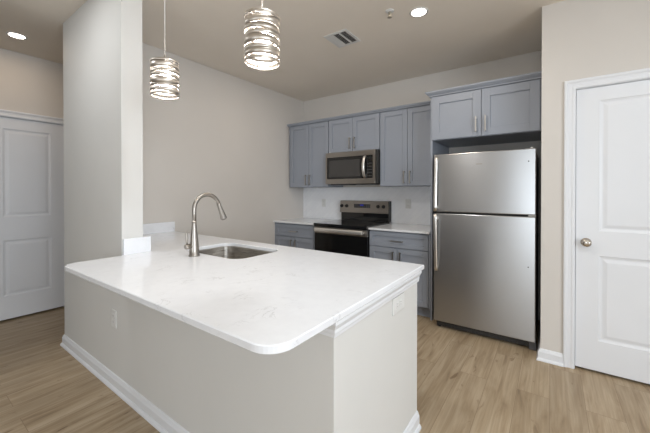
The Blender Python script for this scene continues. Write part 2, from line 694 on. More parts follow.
def casing(name, u0, u1, zt, mapf, flip):
    b = bmesh.new()
    r = 0.003                                                    # reveal
    path = [(u0 - r, 0.0), (u0 - r, zt + r), (u1 + r, zt + r), (u1 + r, 0.0)]
    add_sweep(b, path, CAS, lambda p, h: mapf(p.x, p.y, h))
    struct(name, b, M_trim)


YF = YD + 0.008                    # leaf face, a little behind the wall face
mapR = lambda u, z, d: (u, YF - d, z)
mapRc = lambda u, z, d: (u, YD - d, z)
door1 = door_leaf('door_1', DR[0] + 0.003, DR[1] - 0.003, 0.019, DR[2] - 0.003,
                  [(0.283, 0.829, 0.237, 0.851), (0.283, 0.829, 1.029, 1.968)], mapR, 0.035)
casing('trim_1', DR[0], DR[1], DR[2], mapRc, False)
bm = bmesh.new()
add_box(bm, DR[0] - 0.013, DR[0], YD + 0.0, YD + 0.104, 0, DR[2] + 0.011)
add_box(bm, DR[1], DR[1] + 0.013, YD + 0.0, YD + 0.104, 0, DR[2] + 0.011)
add_box(bm, DR[0], DR[1], YD + 0.0, YD + 0.104, DR[2], DR[2] + 0.011)
struct('trim_2', bm, M_trim)
# knob of the right-hand door
KX, KZ = 0.212, 0.943
bm = bmesh.new()
add_lathe(bm, [(0, 0), (0.031, 0), (0.032, -0.004), (0.029, -0.009), (0.014, -0.012), (0.012, -0.028), (0.016, -0.034), (0.024, -0.039),
               (0.0275, -0.047), (0.0275, -0.054), (0.024, -0.061), (0.016, -0.065), (0, -0.066)], (KX, YF - 0.0005, KZ), 'Y')
o = obj('door_knob', bm, M_knobw, door1)
bm = bmesh.new()
add_tube(bm, [(DR[0] - 0.006, YD - 0.001, KZ - 0.028), (DR[0] - 0.006, YD - 0.001, KZ + 0.028)], 0.004, 10)
o = obj('strike_plate', bm, M_knobw, door1)

mapH = lambda u, z, d: (XH - 0.008 + d, u, z)
mapHc = lambda u, z, d: (XH + d, u, z)
door2 = door_leaf('door_2', DH[0] + 0.003, DH[1] - 0.003, 0.020, DH[2] - 0.003,
                  [(0.695, 1.070, 0.253, 0.820), (0.695, 1.070, 1.056, 1.953)], mapH, 0.035)
casing('trim_3', DH[0], DH[1], DH[2], mapHc, False)
bm = bmesh.new()
add_box(bm, XH - 0.098, XH, DH[0] - 0.013, DH[0], 0, DH[2] + 0.011)
add_box(bm, XH - 0.098, XH, DH[1], DH[1] + 0.013, 0, DH[2] + 0.011)
add_box(bm, XH - 0.098, XH, DH[0], DH[1], DH[2], DH[2] + 0.011)
struct('trim_4', bm, M_trim)

# apron moulding under the worktop: wraps the end wall and the long front
APR = [(0.0, 0.0), (0.010, 0.0), (0.011, 0.010), (0.013, 0.016), (0.013, 0.028), (0.018, 0.037), (0.025, 0.049), (0.025, 0.0615), (0.0, 0.0615)]
bm = bmesh.new()
add_sweep(bm, [(XE, 1.723), (XE, YW), (XP - 0.0, YW)], [(a, h + 0.815) for a, h in APR], XY)
struct('trim_5', bm, M_trim)

# ------------------------------------------------------------------ peninsula worktop, sink, tap
SK = (-2.120, -1.528, 1.222, 1.622)
hole = rrect(*SK, 0.085)
root = thing('peninsula_worktop', 'long white quartz peninsula worktop with a rounded corner and a sink cut into it', 'countertop', (-1.4, 1.2, ZT - 0.026))
outer = round_poly([(XL, YP + 0.001), (XP + 0.001, YP + 0.001), (XP + 0.001, YW - 0.001), (-2.236, YW - 0.001), (-2.236, 0.574), (-0.576, 0.574), (-0.576, 1.757), (XL, 1.757)],
                   {4: 0.075, 5: 0.082})
outer = [(max(a, XL + 0.0005), c) for a, c in outer]
bm = bmesh.new()
slab(bm, outer, ZT - 0.026, ZT, hole)
obj('slab', bm, M_quartz, root)
boxobj('backsplash', M_quartz, root, XP + 0.001, XP + 0.021, YW + 0.003, 1.066, ZT, ZT + 0.103, bev=0.0015)
boxobj('backsplash', M_quartz, root, XL + 0.0005, XL + 0.020, 1.045, 1.757, ZT, ZT + 0.100, bev=0.0015)

sink = thing('undermount_sink', 'stainless steel sink bowl set under the peninsula worktop', 'sink', ((SK[0] + SK[1]) / 2, (SK[2] + SK[3]) / 2, 0.68))
bm = bmesh.new()
lv = []
for ins, z, rr in ((-0.022, 0.8765, 0.095), (-0.006, 0.8765, 0.08), (-0.006, 0.869, 0.08), (0.004, 0.730, 0.075), (0.010, 0.706, 0.07),
                   (0.022, 0.692, 0.06), (0.045, 0.686, 0.05), (0.12, 0.682, 0.03)):
    lp = rrect(SK[0] + ins, SK[1] - ins, SK[2] + ins, SK[3] - ins, rr)
    lv.append([bm.verts.new((a, c, z)) for a, c in lp])
for a, c in zip(lv[:-1], lv[1:]):
    for k in range(len(a)):
        f = bm.faces.new((a[k], a[(k + 1) % len(a)], c[(k + 1) % len(a)], c[k]))
        f.smooth = True
bm.faces.new(lv[-1])
o = obj('bowl', bm, M_sink, sink)
mo = o.modifiers.new('thickness', 'SOLIDIFY'); mo.thickness = 0.0015; mo.offset = -1
bm = bmesh.new()
add_lathe(bm, [(0.0, 0.001), (0.026, 0.001), (0.028, 0.004), (0.043, 0.004), (0.045, 0.001), (0.045, 0.0)], ((SK[0] + SK[1]) / 2, (SK[2] + SK[3]) / 2, 0.6822))
obj('drain', bm, M_pull, sink)

FX, FY = -1.846, 1.145
tap = thing('kitchen_faucet', 'brushed nickel gooseneck kitchen faucet standing on the peninsula worktop', 'faucet', (FX, FY, ZT + 0.0004))
bm = bmesh.new()
add_lathe(bm, [(0, 0), (0.0335, 0), (0.0345, 0.003), (0.0345, 0.008), (0.0315, 0.011), (0.0295, 0.04), (0.0255, 0.085), (0.0205, 0.135), (0.0165, 0.175), (0.0142, 0.205), (0.0138, 0.225), (0, 0.225)], (FX, FY, ZT + 0.0004), 'Z')
obj('body', bm, M_faucet, tap)
RA = 0.093
zc = ZT + 0.297
pts = [(FX, FY, ZT + 0.22), (FX, FY, ZT + 0.27)]
for k in range(19):
    a = PI - k * (PI + math.radians(-18)) / 18
    pts.append((FX, FY + RA + RA * math.cos(a), zc + RA * math.sin(a)))
bm = bmesh.new()
add_tube(bm, pts, 0.0132, 20)
obj('spout', bm, M_faucet, tap)
e = Vector(pts[-1]); d = (e - Vector(pts[-2])).normalized()
bm = bmesh.new()
add_tube(bm, [e - d * 0.004, e + d * 0.004, e + d * 0.012, e + d * 0.05, e + d * 0.106, e + d * 0.111, e + d * 0.112], [0.0132, 0.0145, 0.0145, 0.0165, 0.0215, 0.0215, 0.019], 20)
sh = obj('spray_head', bm, M_faucet, tap)
bm = bmesh.new()
add_tube(bm, [e + d * 0.1115, e + d * 0.1145], [0.018, 0.017], 20)
obj('spray_face', bm, M_dark, sh)
bm = bmesh.new()
add_tube(bm, [(FX, FY - 0.02, ZT + 0.066), (FX, FY - 0.055, ZT + 0.066), (FX, FY - 0.061, ZT + 0.066), (FX, FY - 0.064, ZT + 0.066)], [0.0165, 0.0165, 0.0145, 0.009], 20)
hd = obj('handle_hub', bm, M_faucet, tap)
bm = bmesh.new()
add_tube(bm, [(FX, FY - 0.049, ZT + 0.076), (FX, FY - 0.050, ZT + 0.10), (FX, FY - 0.053, ZT + 0.157), (FX, FY - 0.0535, ZT + 0.160)], [0.0062, 0.0055, 0.0048, 0.003], 14)
obj('lever', bm, M_faucet, hd)


# ------------------------------------------------------------------ cabinets
def pull(parent, x, z, yf, length=0.145, vertical=True):
    b = bmesh.new()
    h = length / 2
    if vertical:
        add_box(b, x - 0.0065, x + 0.0065, yf - 0.034, yf - 0.024, z - h, z + h, bev=0.0015)
        for s in (-1, 1):
            zz = z + s * (h - 0.010)
            add_box(b, x - 0.0045, x + 0.0045, yf - 0.026, yf, zz - 0.005, zz + 0.005)
    else:
        add_box(b, x - h, x + h, yf - 0.034, yf - 0.024, z - 0.0065, z + 0.0065, bev=0.0015)
        for s in (-1, 1):
            xx = x + s * (h - 0.010)
            add_box(b, xx - 0.005, xx + 0.005, yf - 0.026, yf, z - 0.0045, z + 0.0045)
    return obj('pull', b, M_pull, parent, label='brushed nickel bar pull')


def shaker(name, parent, x0, x1, z0, z1, yf, rail=0.057, th=0.0195):
    """five-piece shaker front: raised frame round a recessed panel"""
    b = bmesh.new()
    g = 0.0021
    x0, x1, z0, z1 = x0 + g, x1 - g, z0 + g, z1 - g
    add_box(b, x0, x0 + rail, yf, yf + th, z0, z1, bev=0.0012, seg=1)
    add_box(b, x1 - rail, x1, yf, yf + th, z0, z1, bev=0.0012, seg=1)
    add_box(b, x0 + rail, x1 - rail, yf, yf + th, z0, z0 + rail, bev=0.0012, seg=1)
    add_box(b, x0 + rail, x1 - rail, yf, yf + th, z1 - rail, z1, bev=0.0012, seg=1)
    add_box(b, x0 + rail - 0.002, x1 - rail + 0.002, yf + 0.0115, yf + th - 0.001, z0 + rail - 0.002, z1 - rail + 0.002)
    return obj(name, b, M_cab, parent)


def carcass(parent, x0, x1, y0, y1, z0, z1):
    """open-backed box with a face frame, seen only in the slits between the fronts"""
    b = bmesh.new()
    add_box(b, x0, x1, y0, y1, z0, z1)
    return obj('carcass', b, M_cab, parent)


YU = 3.503                          # wall-cabinet door face
U = [-3.151, -2.4575, -1.6935, -0.9985]
ZUB, ZUT, ZMB = 1.380, 2.284, 1.828


def wall_cabinet(x0, x1, zb, label, xl=None, zp=None):
    t = thing('upper_cabinet', label, 'cabinet', ((x0 + x1) / 2, (YU + YB) / 2, zb), 'grey upper cabinets on the back wall')
    carcass(t, (xl + 0.030 if xl is not None else x0) + 0.0008, x1 - 0.0008, YU + 0.021, YB - 0.002, zb, ZUT)
    if xl is not None:
        boxobj('filler_strip', M_cab, t, xl + 0.031, x0 - 0.002, YU + 0.010, YU + 0.0205, zb, ZUT)
    xm = (x0 + x1) / 2
    zp = zp if zp is not None else zb + 0.102
    for a, c, px in ((x0 + 0.004, xm, xm - 0.036), (xm, x1 - 0.004, xm + 0.036)):
        d_ = shaker('door', t, a, c, zb + 0.003, ZUT - 0.012, YU)
        pull(d_, px, zp, YU)
    return t


wall_cabinet(U[0], U[1], ZUB, 'tall grey two-door upper cabinet in the corner, left of the microwave', xl=XL)
wall_cabinet(U[1], U[2], ZMB, 'short grey two-door upper cabinet directly above the microwave', zp=ZMB + 0.113)
wall_cabinet(U[2], U[3], ZUB, 'tall grey two-door upper cabinet between the microwave and the refrigerator')
CRO = [(0.0, 0.0), (0.010, 0.0), (0.011, 0.007), (0.018, 0.012), (0.027, 0.021), (0.029, 0.025), (0.029, 0.032), (0.0, 0.032)]
bm = bmesh.new()
add_sweep(bm, [(U[3] - 0.0006, YU + 0.020), (XL + 0.016, YU + 0.020)],
          [(a + 0.0205, h + ZUT - 0.006) for a, h in CRO[:-1]] + [(-0.2, ZUT + 0.026), (-0.2, ZUT + 0.0008), (0.0205, ZUT + 0.0008)], XY)
tag(obj('crown_molding', bm, M_cab), 'long grey crown moulding running along the top of the three upper cabinets', 'molding')

# cabinet over the refrigerator with its floor-length side panel
YFC = 3.230
ZFB, ZFT = 1.832, 2.283
t = thing('refrigerator_cabinet', 'deep grey two-door cabinet above the refrigerator with a floor-length side panel', 'cabinet', (-0.53, 3.56, 0.0))
boxobj('carcass', M_cab, t, -0.978, XRW - 0.004, YFC + 0.021, YB - 0.002, ZFB, ZFT)
boxobj('side_panel', M_cab, t, -0.9975, -0.9785, YFC + 0.008, YB - 0.002, 0.0, ZFT)
xm = -0.528
for a, c, px in ((-0.985, xm, xm - 0.043), (xm, XRW - 0.014, xm + 0.037)):
    d_ = shaker('door', t, a, c, ZFB + 0.002, ZFT - 0.014, YFC, rail=0.072)
    pull(d_, px, 1.945, YFC)
CR2 = [(0.0, 0.0), (0.012, 0.0), (0.013, 0.010), (0.022, 0.016), (0.034, 0.026), (0.041, 0.034), (0.043, 0.038), (0.043, 0.048), (-0.06, 0.048), (-0.06, 0.0095), (0.0, 0.0095)]
bm = bmesh.new()
add_sweep(bm, [(XRW - 0.004, YFC + 0.008), (-0.9985, YFC + 0.008), (-0.9985, YU - 0.032)], [(a + 0.001, h + ZFT - 0.009) for a, h in CR2], XY)
obj('crown', bm, M_cab, t)

YBF = 3.229                         # base-cabinet door face


def base_cabinet(x0, x1, label, xl, xr):
    t = thing('base_cabinet', label, 'cabinet', ((x0 + x1) / 2, (YBF + YB) / 2, 0), 'grey base cabinets beside the range')
    carcass(t, xl, xr, YBF + 0.021, YB - 0.002, 0.110, ZT - 0.0225)
    boxobj('toe_kick', M_cab, t, xl, xr, YBF + 0.075, YB - 0.01, 0.0, 0.110)
    if xl < x0 - 0.005:
        boxobj('filler_strip', M_cab, t, xl, x0 - 0.001, YBF + 0.006, YBF + 0.0205, 0.112, ZT - 0.024)
    if xr > x1 + 0.005:
        boxobj('filler_strip', M_cab, t, x1 + 0.001, xr, YBF + 0.006, YBF + 0.0205, 0.112, ZT - 0.024)
    xm = (x0 + x1) / 2
    d_ = shaker('drawer', t, x0, x1, 0.702, 0.868, YBF, rail=0.045)
    pull(d_, xm, 0.776, YBF, vertical=False)
    for a, c, px in ((x0, xm, xm - 0.040), (xm, x1, xm + 0.040)):
        d_ = shaker('door', t, a, c, 0.116, 0.698, YBF)
        pull(d_, px, 0.590, YBF)
    return t


base_cabinet(-3.176, -2.495, 'grey base cabinet with one drawer in the corner, left of the range', XL + 0.002, -2.4605)
base_cabinet(-1.690, -1.016, 'grey base cabinet with one drawer between the range and the refrigerator', -1.6905, -1.000)
b_c = [(XL + 0.0005, -2.4595, 'short white quartz worktop in the back corner, left of the range'),
       (-1.6915, -0.9995, 'short white quartz worktop between the range and the refrigerator')]
for x0, x1, lb in b_c:
    bm = bmesh.new()
    slab(bm, [(x0, 3.207), (x1, 3.207), (x1, YB - 0.0005), (x0, YB - 0.0005)], ZT - 0.0215, ZT)
    tag(obj('worktop', bm, M_quartz), lb, 'countertop', 'white worktops either side of the range')

bm = bmesh.new()
add_box(bm, XL + 0.001, -0.9995, YB - 0.0075, YB - 0.0008, ZT + 0.0008, ZUB - 0.001)
bs = tag(obj('backsplash', bm, M_tile), 'white tile backsplash on the back wall between the worktops and the upper cabinets', 'backsplash')


# ------------------------------------------------------------------ refrigerator
F0, F1, FYF = -0.918, -0.096, 3.082
fr = thing('refrigerator', 'stainless steel top-freezer refrigerator in the alcove beside the white door', 'refrigerator', ((F0 + F1) / 2, 3.47, 0))
boxobj('body', M_side, fr, F0 + 0.004, F1 - 0.004, FYF + 0.072, 3.86, 0.022, 1.656, bev=0.006)


def fdoor(name, z0, z1, hz0, hz1, lean):
    d_ = boxobj(name, M_steel, fr, F0, F1, FYF, FYF + 0.064, z0, z1, bev=0.007)
    boxobj('gasket', M_dark, d_, F0 + 0.012, F1 - 0.012, FYF + 0.064, FYF + 0.0715, z0 + 0.012, z1 - 0.012)
    # strap handle: close to the door at its far end, standing out towards the split
    b = bmesh.new()
    n = 14
    prof = []
    for k in range(n + 1):
        s = k / n
        z = hz0 + (hz1 - hz0) * s
        st = s if lean > 0 else 1 - s                             # 1 at the far end
        off = 0.052 - 0.030 * st ** 1.6
        prof.append((z, off))
    xa, xb = F0 + 0.012, F0 + 0.044
    xc_, hw = (xa + xb) / 2, (xb - xa) / 2
    rings = [[b.verts.new((xc_ + hw * math.cos(q * PI / 8), FYF - off - 0.009 * math.sin(q * PI / 8), z)) for q in range(16)] for z, off in prof]
    for a, c in zip(rings[:-1], rings[1:]):
        for k in range(16):
            f = b.faces.new((a[k], a[(k + 1) % 16], c[(k + 1) % 16], c[k]))
            f.smooth = True
    b.faces.new(list(reversed(rings[0]))); b.faces.new(rings[-1])
    for z, off in (prof[1], prof[-2]):
        add_box(b, xa + 0.006, xb - 0.006, FYF - off, FYF + 0.001, z - 0.014, z + 0.014)
    obj('handle', b, M_bright, d_)
    return d_


fz = fdoor('freezer_door', 1.121, 1.669, 1.132, 1.640, 1)
fd = fdoor('refrigerator_door', 0.074, 1.106, 0.560, 1.098, -1)
for par_, z in ((fz, 1.565), (fd, 0.690)):
    bm = bmesh.new()
    add_lathe(bm, [(0, -0.0014), (0.0042, -0.0012), (0.0055, 0)], (-0.148, FYF, z), 'Y', 14)
    obj('hole_plug', bm, M_side, par_)
boxobj('badge', M_steelh, fz, -0.545, -0.495, FYF - 0.0012, FYF + 0.001, 1.556, 1.566, bev=0.0005)
bm = bmesh.new()
add_box(bm, -0.175, -0.103, FYF + 0.012, FYF + 0.115, 1.6565, 1.672, bev=0.003)
add_tube(bm, [(-0.128, FYF + 0.034, 1.667), (-0.128, FYF + 0.034, 1.683)], 0.011, 14)
obj('hinge_cover', bm, M_vent, fr)
boxobj('hinge', M_vent, fr, -0.150, F1 - 0.001, FYF + 0.006, FYF + 0.075, 1.1085, 1.1185, bev=0.001)
bm = bmesh.new()
add_box(bm, F0 + 0.018, F1 - 0.05, FYF + 0.045, FYF + 0.060, 0.016, 0.068, bev=0.003)
for k in range(24):
    xx = F0 + 0.05 + k * 0.0295
    add_box(bm, xx, xx + 0.018, FYF + 0.0405, FYF + 0.047, 0.028, 0.036)
    add_box(bm, xx, xx + 0.018, FYF + 0.0405, FYF + 0.047, 0.046, 0.054)
obj('base_grille', bm, M_side, fr)
boxobj('hinge_foot', mat('foot_grey', (0.10, 0.10, 0.105), 0.5), fr, F1 - 0.048, F1 + 0.004, FYF + 0.030, FYF + 0.072, 0.0, 0.066, bev=0.004)
for xx in (F0 + 0.02, F1 - 0.06):
    boxobj('foot', M_dark, fr, xx, xx + 0.04, 3.74, 3.78, 0.0, 0.0225)
boxobj('foot', M_dark, fr, F0 + 0.02, F0 + 0.05, FYF + 0.062, FYF + 0.10, 0.0, 0.0225)

# ------------------------------------------------------------------ range
R0, R1 = -2.4555, -1.6955
rg = thing('electric_range', 'stainless and black glass electric range standing between the two base cabinets', 'stove', ((R0 + R1) / 2, 3.53, 0))
boxobj('body', M_side, rg, R0 + 0.001, R1 - 0.001, 3.236, 3.846, 0.025, 0.893, bev=0.002)
bm = bmesh.new()
add_box(bm, R0, R1, 3.172, 3.800, 0.894, 0.9185, bev=0.003)
add_box(bm, R0 + 0.001, R1 - 0.001, 3.182, 3.2355, 0.875, 0.8955)
ct = obj('cooktop', bm, M_glass, rg)
for cx, cy, r in ((-2.26, 3.33, 0.105), (-1.88, 3.33, 0.085), (-2.26, 3.62, 0.075), (-1.88, 3.62, 0.105)):
    bm = bmesh.new()
    add_lathe(bm, [(r, 0.0), (r, 0.0004), (r - 0.003, 0.0004), (r - 0.003, 0.0)], (cx, cy, 0.9183), seg=48)
    obj('burner_ring', bm, M_burner, ct)
boxobj('riser', M_glass, rg, R0 + 0.016, R1 - 0.016, 3.801, 3.852, 0.9187, 1.028, bev=0.003)
bm = bmesh.new()
t_ = bmesh.new()
add_box(t_, R0 + 0.001, R1 - 0.012, 3.784, 3.835, 1.024, 1.190, bev=0.004)
for v in t_.verts:
    v.co.y += (v.co.z - 1.024) * 0.10
merge(bm, t_)
bg = obj('backguard', bm, M_steelh, rg)
boxobj('end_cap', M_side, bg, R1 - 0.0115, R1 - 0.001, 3.782, 3.858, 0.9187, 1.191, bev=0.003)
boxobj('back_cover', M_side, bg, R0 + 0.004, R1 - 0.012, 3.836, 3.862, 1.0285, 1.186)


def bgy(z):
    return 3.784 + (z - 1.024) * 0.10


for kx in (-2.425, -2.343, -1.858, -1.779):
    bm = bmesh.new()
    y0 = bgy(1.117) + 0.001
    add_lathe(bm, [(0, 0), (0.024, 0), (0.024, -0.004), (0.021, -0.008), (0.019, -0.022), (0.017, -0.026), (0, -0.026)], (kx, y0, 1.117), 'Y', 24)
    add_box(bm, kx - 0.003, kx + 0.003, y0 - 0.031, y0 - 0.024, 1.100, 1.134, bev=0.001)
    obj('control_knob', bm, M_dark, bg)
pn = boxobj('control_display', M_glass, bg, -2.224, -1.972, bgy(1.12) - 0.004, bgy(1.12) + 0.004, 1.094, 1.146, bev=0.001)
boxobj('clock', M_display, pn, -2.125, -2.075, bgy(1.12) - 0.0048, bgy(1.12) - 0.0038, 1.124, 1.139)
for r_ in range(3):
    for c_ in range(8):
        if r_ == 0 and 2 <= c_ <= 5:
            continue
        xx = -2.213 + c_ * 0.030
        boxobj('key_pad', M_print, pn, xx, xx + 0.018, bgy(1.12) - 0.0046, bgy(1.12) - 0.0038, 1.1285 - r_ * 0.014, 1.1345 - r_ * 0.014)
od = thing('oven_door', '', '', ((R0 + R1) / 2, 3.21, 0.23))
for k_ in ('label', 'category'):
    del od[k_]
od.parent = rg
od.location = Vector((0, 3.21 - 3.53, 0.23))
boxobj('door_band', M_steelh, od, R0 + 0.002, R1 - 0.002, 3.190, 3.234, 0.796, 0.873, bev=0.003)
boxobj('door_glass', M_ovenglass, od, R0 + 0.002, R1 - 0.002, 3.192, 3.234, 0.232, 0.7955, bev=0.003)
bm = bmesh.new()
hz, hy = 0.843, 3.138
b0, b1 = R0 + 0.040, R1 - 0.036
pr = [(0.009 * math.copysign(abs(math.cos(a)) ** 0.5, math.cos(a)) + 0.10 * 0.024 * math.sin(a), 0.024 * math.copysign(abs(math.sin(a)) ** 0.7, math.sin(a))) for a in [2 * PI * k / 20 for k in range(20)]]
rings = []
for xx, s_ in ((b0, 0.85), (b0 + 0.004, 1), (b1 - 0.004, 1), (b1, 0.85)):
    rings.append([bm.verts.new((xx, hy + a * s_, hz + c * s_)) for a, c in pr])
for a, c in zip(rings[:-1], rings[1:]):
    for k in range(20):
        f = bm.faces.new((a[k], a[(k + 1) % 20], c[(k + 1) % 20], c[k])); f.smooth = True
bm.faces.new(rings[0]); bm.faces.new(rings[-1])
for xx in (b0 + 0.012, b1 - 0.012):
    add_box(bm, xx - 0.010, xx + 0.010, hy, 3.191, hz - 0.014, hz + 0.012)
obj('handle', bm, M_bright, od)
boxobj('storage_drawer', M_steelh, rg, R0 + 0.002, R1 - 0.002, 3.194, 3.2345, 0.060, 0.227, bev=0.003)
for xx in (R0 + 0.03, R1 - 0.07):
    for yy in (3.27, 3.79):
        boxobj('foot', M_dark, rg, xx, xx + 0.04, yy, yy + 0.04, 0.0, 0.0255)

# ------------------------------------------------------------------ microwave
W0, W1, WY = -2.4475, -1.7150, 3.424
Z0, Z1 = 1.414, 1.8262
mw = thing('microwave_oven', 'stainless over-the-range microwave with black glass door hanging under the short cabinet', 'microwave', ((W0 + W1) / 2, 3.65, Z0))
boxobj('body', M_side, mw, W0 + 0.002, -1.6955, WY + 0.0205, YB - 0.009, Z0 + 0.006, Z1, bev=0.002)
bm = bmesh.new()
a0, a1, c0, c1 = -2.423, -1.747, 1.479, 1.762
add_box(bm, W0, W1, WY, WY + 0.020, Z0, c0, bev=0.002, seg=1)
add_box(bm, W0, W1, WY, WY + 0.020, c1, Z1 - 0.001, bev=0.002, seg=1)
add_box(bm, W0, a0, WY, WY + 0.020, c0 - 0.001, c1 + 0.001)
add_box(bm, a1, W1, WY, WY + 0.020, c0 - 0.001, c1 + 0.001)
obj('fascia', bm, M_steelh, mw)
dr = boxobj('door', M_glass, mw, a0 + 0.001, -1.838, WY + 0.002, WY + 0.020, c0 + 0.001, c1 - 0.001, bev=0.001)
boxobj('window', M_micwin, dr, a0 + 0.035, -1.925, WY + 0.0012, WY + 0.004, c0 + 0.028, c1 - 0.040)
cp = boxobj('control_panel', M_glass, mw, -1.8365, a1 - 0.001, WY + 0.002, WY + 0.020, c0 + 0.001, c1 - 0.001, bev=0.001)
boxobj('display', mat('unlit_display', (0.02, 0.024, 0.024), 0.15), cp, -1.823, -1.764, WY + 0.0012, WY + 0.003, 1.722, 1.742)
for r_ in range(5):
    for c_ in range(3):
        xx, zz = -1.822 + c_ * 0.0225, 1.505 + r_ * 0.038
        boxobj('key_pad', M_print, cp, xx, xx + 0.013, WY + 0.0013, WY + 0.003, zz, zz + 0.007)
bm = bmesh.new()
hx = -1.857
add_tube(bm, [(hx, WY + 0.003 - 0.048 * math.sin(PI * k / 16) ** 0.7, 1.490 + 0.262 * k / 16) for k in range(17)], 0.0185, 14, flat=(1.0, 0.55))
obj('handle', bm, M_bright, dr)
bm = bmesh.new()
for xx in (-2.40, -2.03):
    add_box(bm, xx, xx + 0.26, WY + 0.05, WY + 0.28, Z0 - 0.010, Z0 + 0.007, bev=0.002)
obj('grease_filter', bm, M_dark, mw)


# ------------------------------------------------------------------ outlets
def outlet(label, x, y, z, axis, horizontal=False, w=0.072, h=0.116):
    """duplex outlet; plate faces -Y ('Y') or +X ('X')"""
    t = thing('wall_outlet', label, 'outlet', (x, y, z), 'white wall outlets')
    if horizontal:
        w, h = h, w

    def bx(u0, u1, v0, v1, d0, d1, m, nm, par_, bev=0.0):
        if axis == 'Y':
            return boxobj(nm, m, par_, x + u0, x + u1, y - d1, y - d0, z + v0, z + v1, bev=bev)
        return boxobj(nm, m, par_, x + d0, x + d1, y + u0, y + u1, z + v0, z + v1, bev=bev)
    bx(-w / 2, w / 2, -h / 2, h / 2, 0.0003, 0.006, M_plate, 'cover_plate', t, 0.002)
    for s in (-1, 1):
        du, dv = (s * 0.020, 0) if horizontal else (0, s * 0.020)
        rc = bx(du - 0.0145, du + 0.0145, dv - 0.0145, dv + 0.0145, 0.004, 0.0075, M_plate, 'receptacle', t, 0.001)
        b = bmesh.new()
        for q in (-0.006, 0.006):
            u0, u1, v0, v1 = (du - 0.004, du + 0.004, dv + q - 0.001, dv + q + 0.001) if horizontal else (du + q - 0.001, du + q + 0.001, dv - 0.004, dv + 0.004)
            if axis == 'Y':
                add_box(b, x + u0, x + u1, y - 0.0078, y - 0.006, z + v0, z + v1)
            else:
                add_box(b, x + 0.006, x + 0.0078, y + u0, y + u1, z + v0, z + v1)
        obj('slots', b, M_gap, rc)
    return t


outlet('white outlet low on the long side of the peninsula under the overhang', -2.378, YW, 0.463, 'Y')
outlet('white outlet laid sideways near the top of the peninsula end', XE, 1.452, 0.767, 'X', True, 0.076, 0.140)
outlet('white outlet on the tile backsplash between the range and the refrigerator', -1.474, YB - 0.0075, 1.160, 'Y')
outlet('white outlet on the tile backsplash left of the range', -2.797, YB - 0.0075, 1.146, 'Y')


# ------------------------------------------------------------------ pendants
def make_pendant(loc, label):
    """ribboned metal shade round a glass cylinder, hung from the ceiling; base point = shade bottom centre"""
    t = thing('pendant_light', label, 'lamp', loc, 'pendant lights over the peninsula')
    x, y, z = loc
    R, H = 0.0745, 0.222
    sh_ = bpy.data.objects.new('shade', None); C.objects.link(sh_); sh_.parent = t
    rings_ = [  # mid height, band height, tilt, phase
        (0.191, 0.014, 0.002, 0.4), (0.164, 0.034, 0.003, 2.6), (0.134, 0.020, 0.004, 0.2), (0.110, 0.020, 0.004, 3.5),
        (0.082, 0.032, 0.004, 5.4), (0.055, 0.018, 0.003, 1.6), (0.031, 0.024, 0.003, 4.2), (0.008, 0.012, 0.001, 1.0)]
    for i, (zc_, h_, am, ph) in enumerate(rings_):
        b = bmesh.new()
        n = 64
        rr = R - (0.0016 if i % 2 else 0.0)
        lv_ = []
        for k in range(n):
            a = 2 * PI * k / n
            zm = z + zc_ + am * math.sin(a + ph)
            hh = h_ / 2 * (1 + 0.18 * math.sin(a * 2 + ph * 1.7))
            lv_.append([b.verts.new((x + q * math.cos(a), y + q * math.sin(a), w_)) for q, w_ in
                        ((rr, zm - hh), (rr, zm + hh), (rr - 0.0012, zm + hh), (rr - 0.0012, zm - hh))])
        for k in range(n):
            p, q = lv_[k], lv_[(k + 1) % n]
            for j in range(4):
                f = b.faces.new((p[j], q[j], q[(j + 1) % 4], p[(j + 1) % 4]))
                f.smooth = j in (0, 2)
        obj('ribbon', b, M_band, sh_)
    b = bmesh.new()
    for k in range(3):
        a = 2 * PI * k / 3 + 0.5
        add_tube(b, [(x + (R - 0.005) * math.cos(a), y + (R - 0.005) * math.sin(a), z + 0.004), (x + (R - 0.005) * math.cos(a), y + (R - 0.005) * math.sin(a), z + 0.193)], 0.0016, 8)
    for k in range(3):
        a = 2 * PI * k / 3 + 0.5
        add_tube(b, [(x, y, z + 0.191), (x + (R - 0.003) * math.cos(a), y + (R - 0.003) * math.sin(a), z + 0.191)], 0.002, 8)
    obj('frame', b, M_band, sh_)
    b = bmesh.new()
    add_lathe(b, [(0.0, 0.236), (0.006, 0.236), (0.008, 0.216), (0.013, 0.203), (0.020, 0.198), (0.020, 0.158), (0.016, 0.153), (0, 0.153)], (x, y, z), seg=24)
    obj('socket', b, M_band, t)
    b = bmesh.new()
    add_lathe(b, [(0, 0.152), (0.014, 0.152), (0.020, 0.138), (0.030, 0.108), (0.032, 0.088), (0.028, 0.068), (0.016, 0.055), (0, 0.051)], (x, y, z), seg=24)
    bo = obj('bulb', b, M_bulb, t)
    bo.visible_shadow = True
    b = bmesh.new()
    add_tube(b, [(x, y, z + 0.233), (x, y, ZC - 0.022)], 0.0024, 8)
    obj('cord', b, M_cord, t)
    b = bmesh.new()
    add_lathe(b, [(0, -0.024), (0.012, -0.024), (0.018, -0.021), (0.055, -0.019), (0.062, -0.014), (0.063, 0.0), (0, 0.0)], (x, y, ZC - 0.0005), seg=32)
    obj('canopy', b, M_band, t)
    return t


PY = 0.930
p1 = make_pendant((-1.786, PY, 1.850), 'ribboned metal pendant lamp hanging beside the white pillar, the farther one')
p2 = copy_tree(p1)
p2.location = (-0.993, PY, 1.847)
p2.rotation_euler = (0, 0, 2.2)
p2['label'] = 'ribboned metal pendant lamp hanging over the open end of the peninsula, the nearer one'


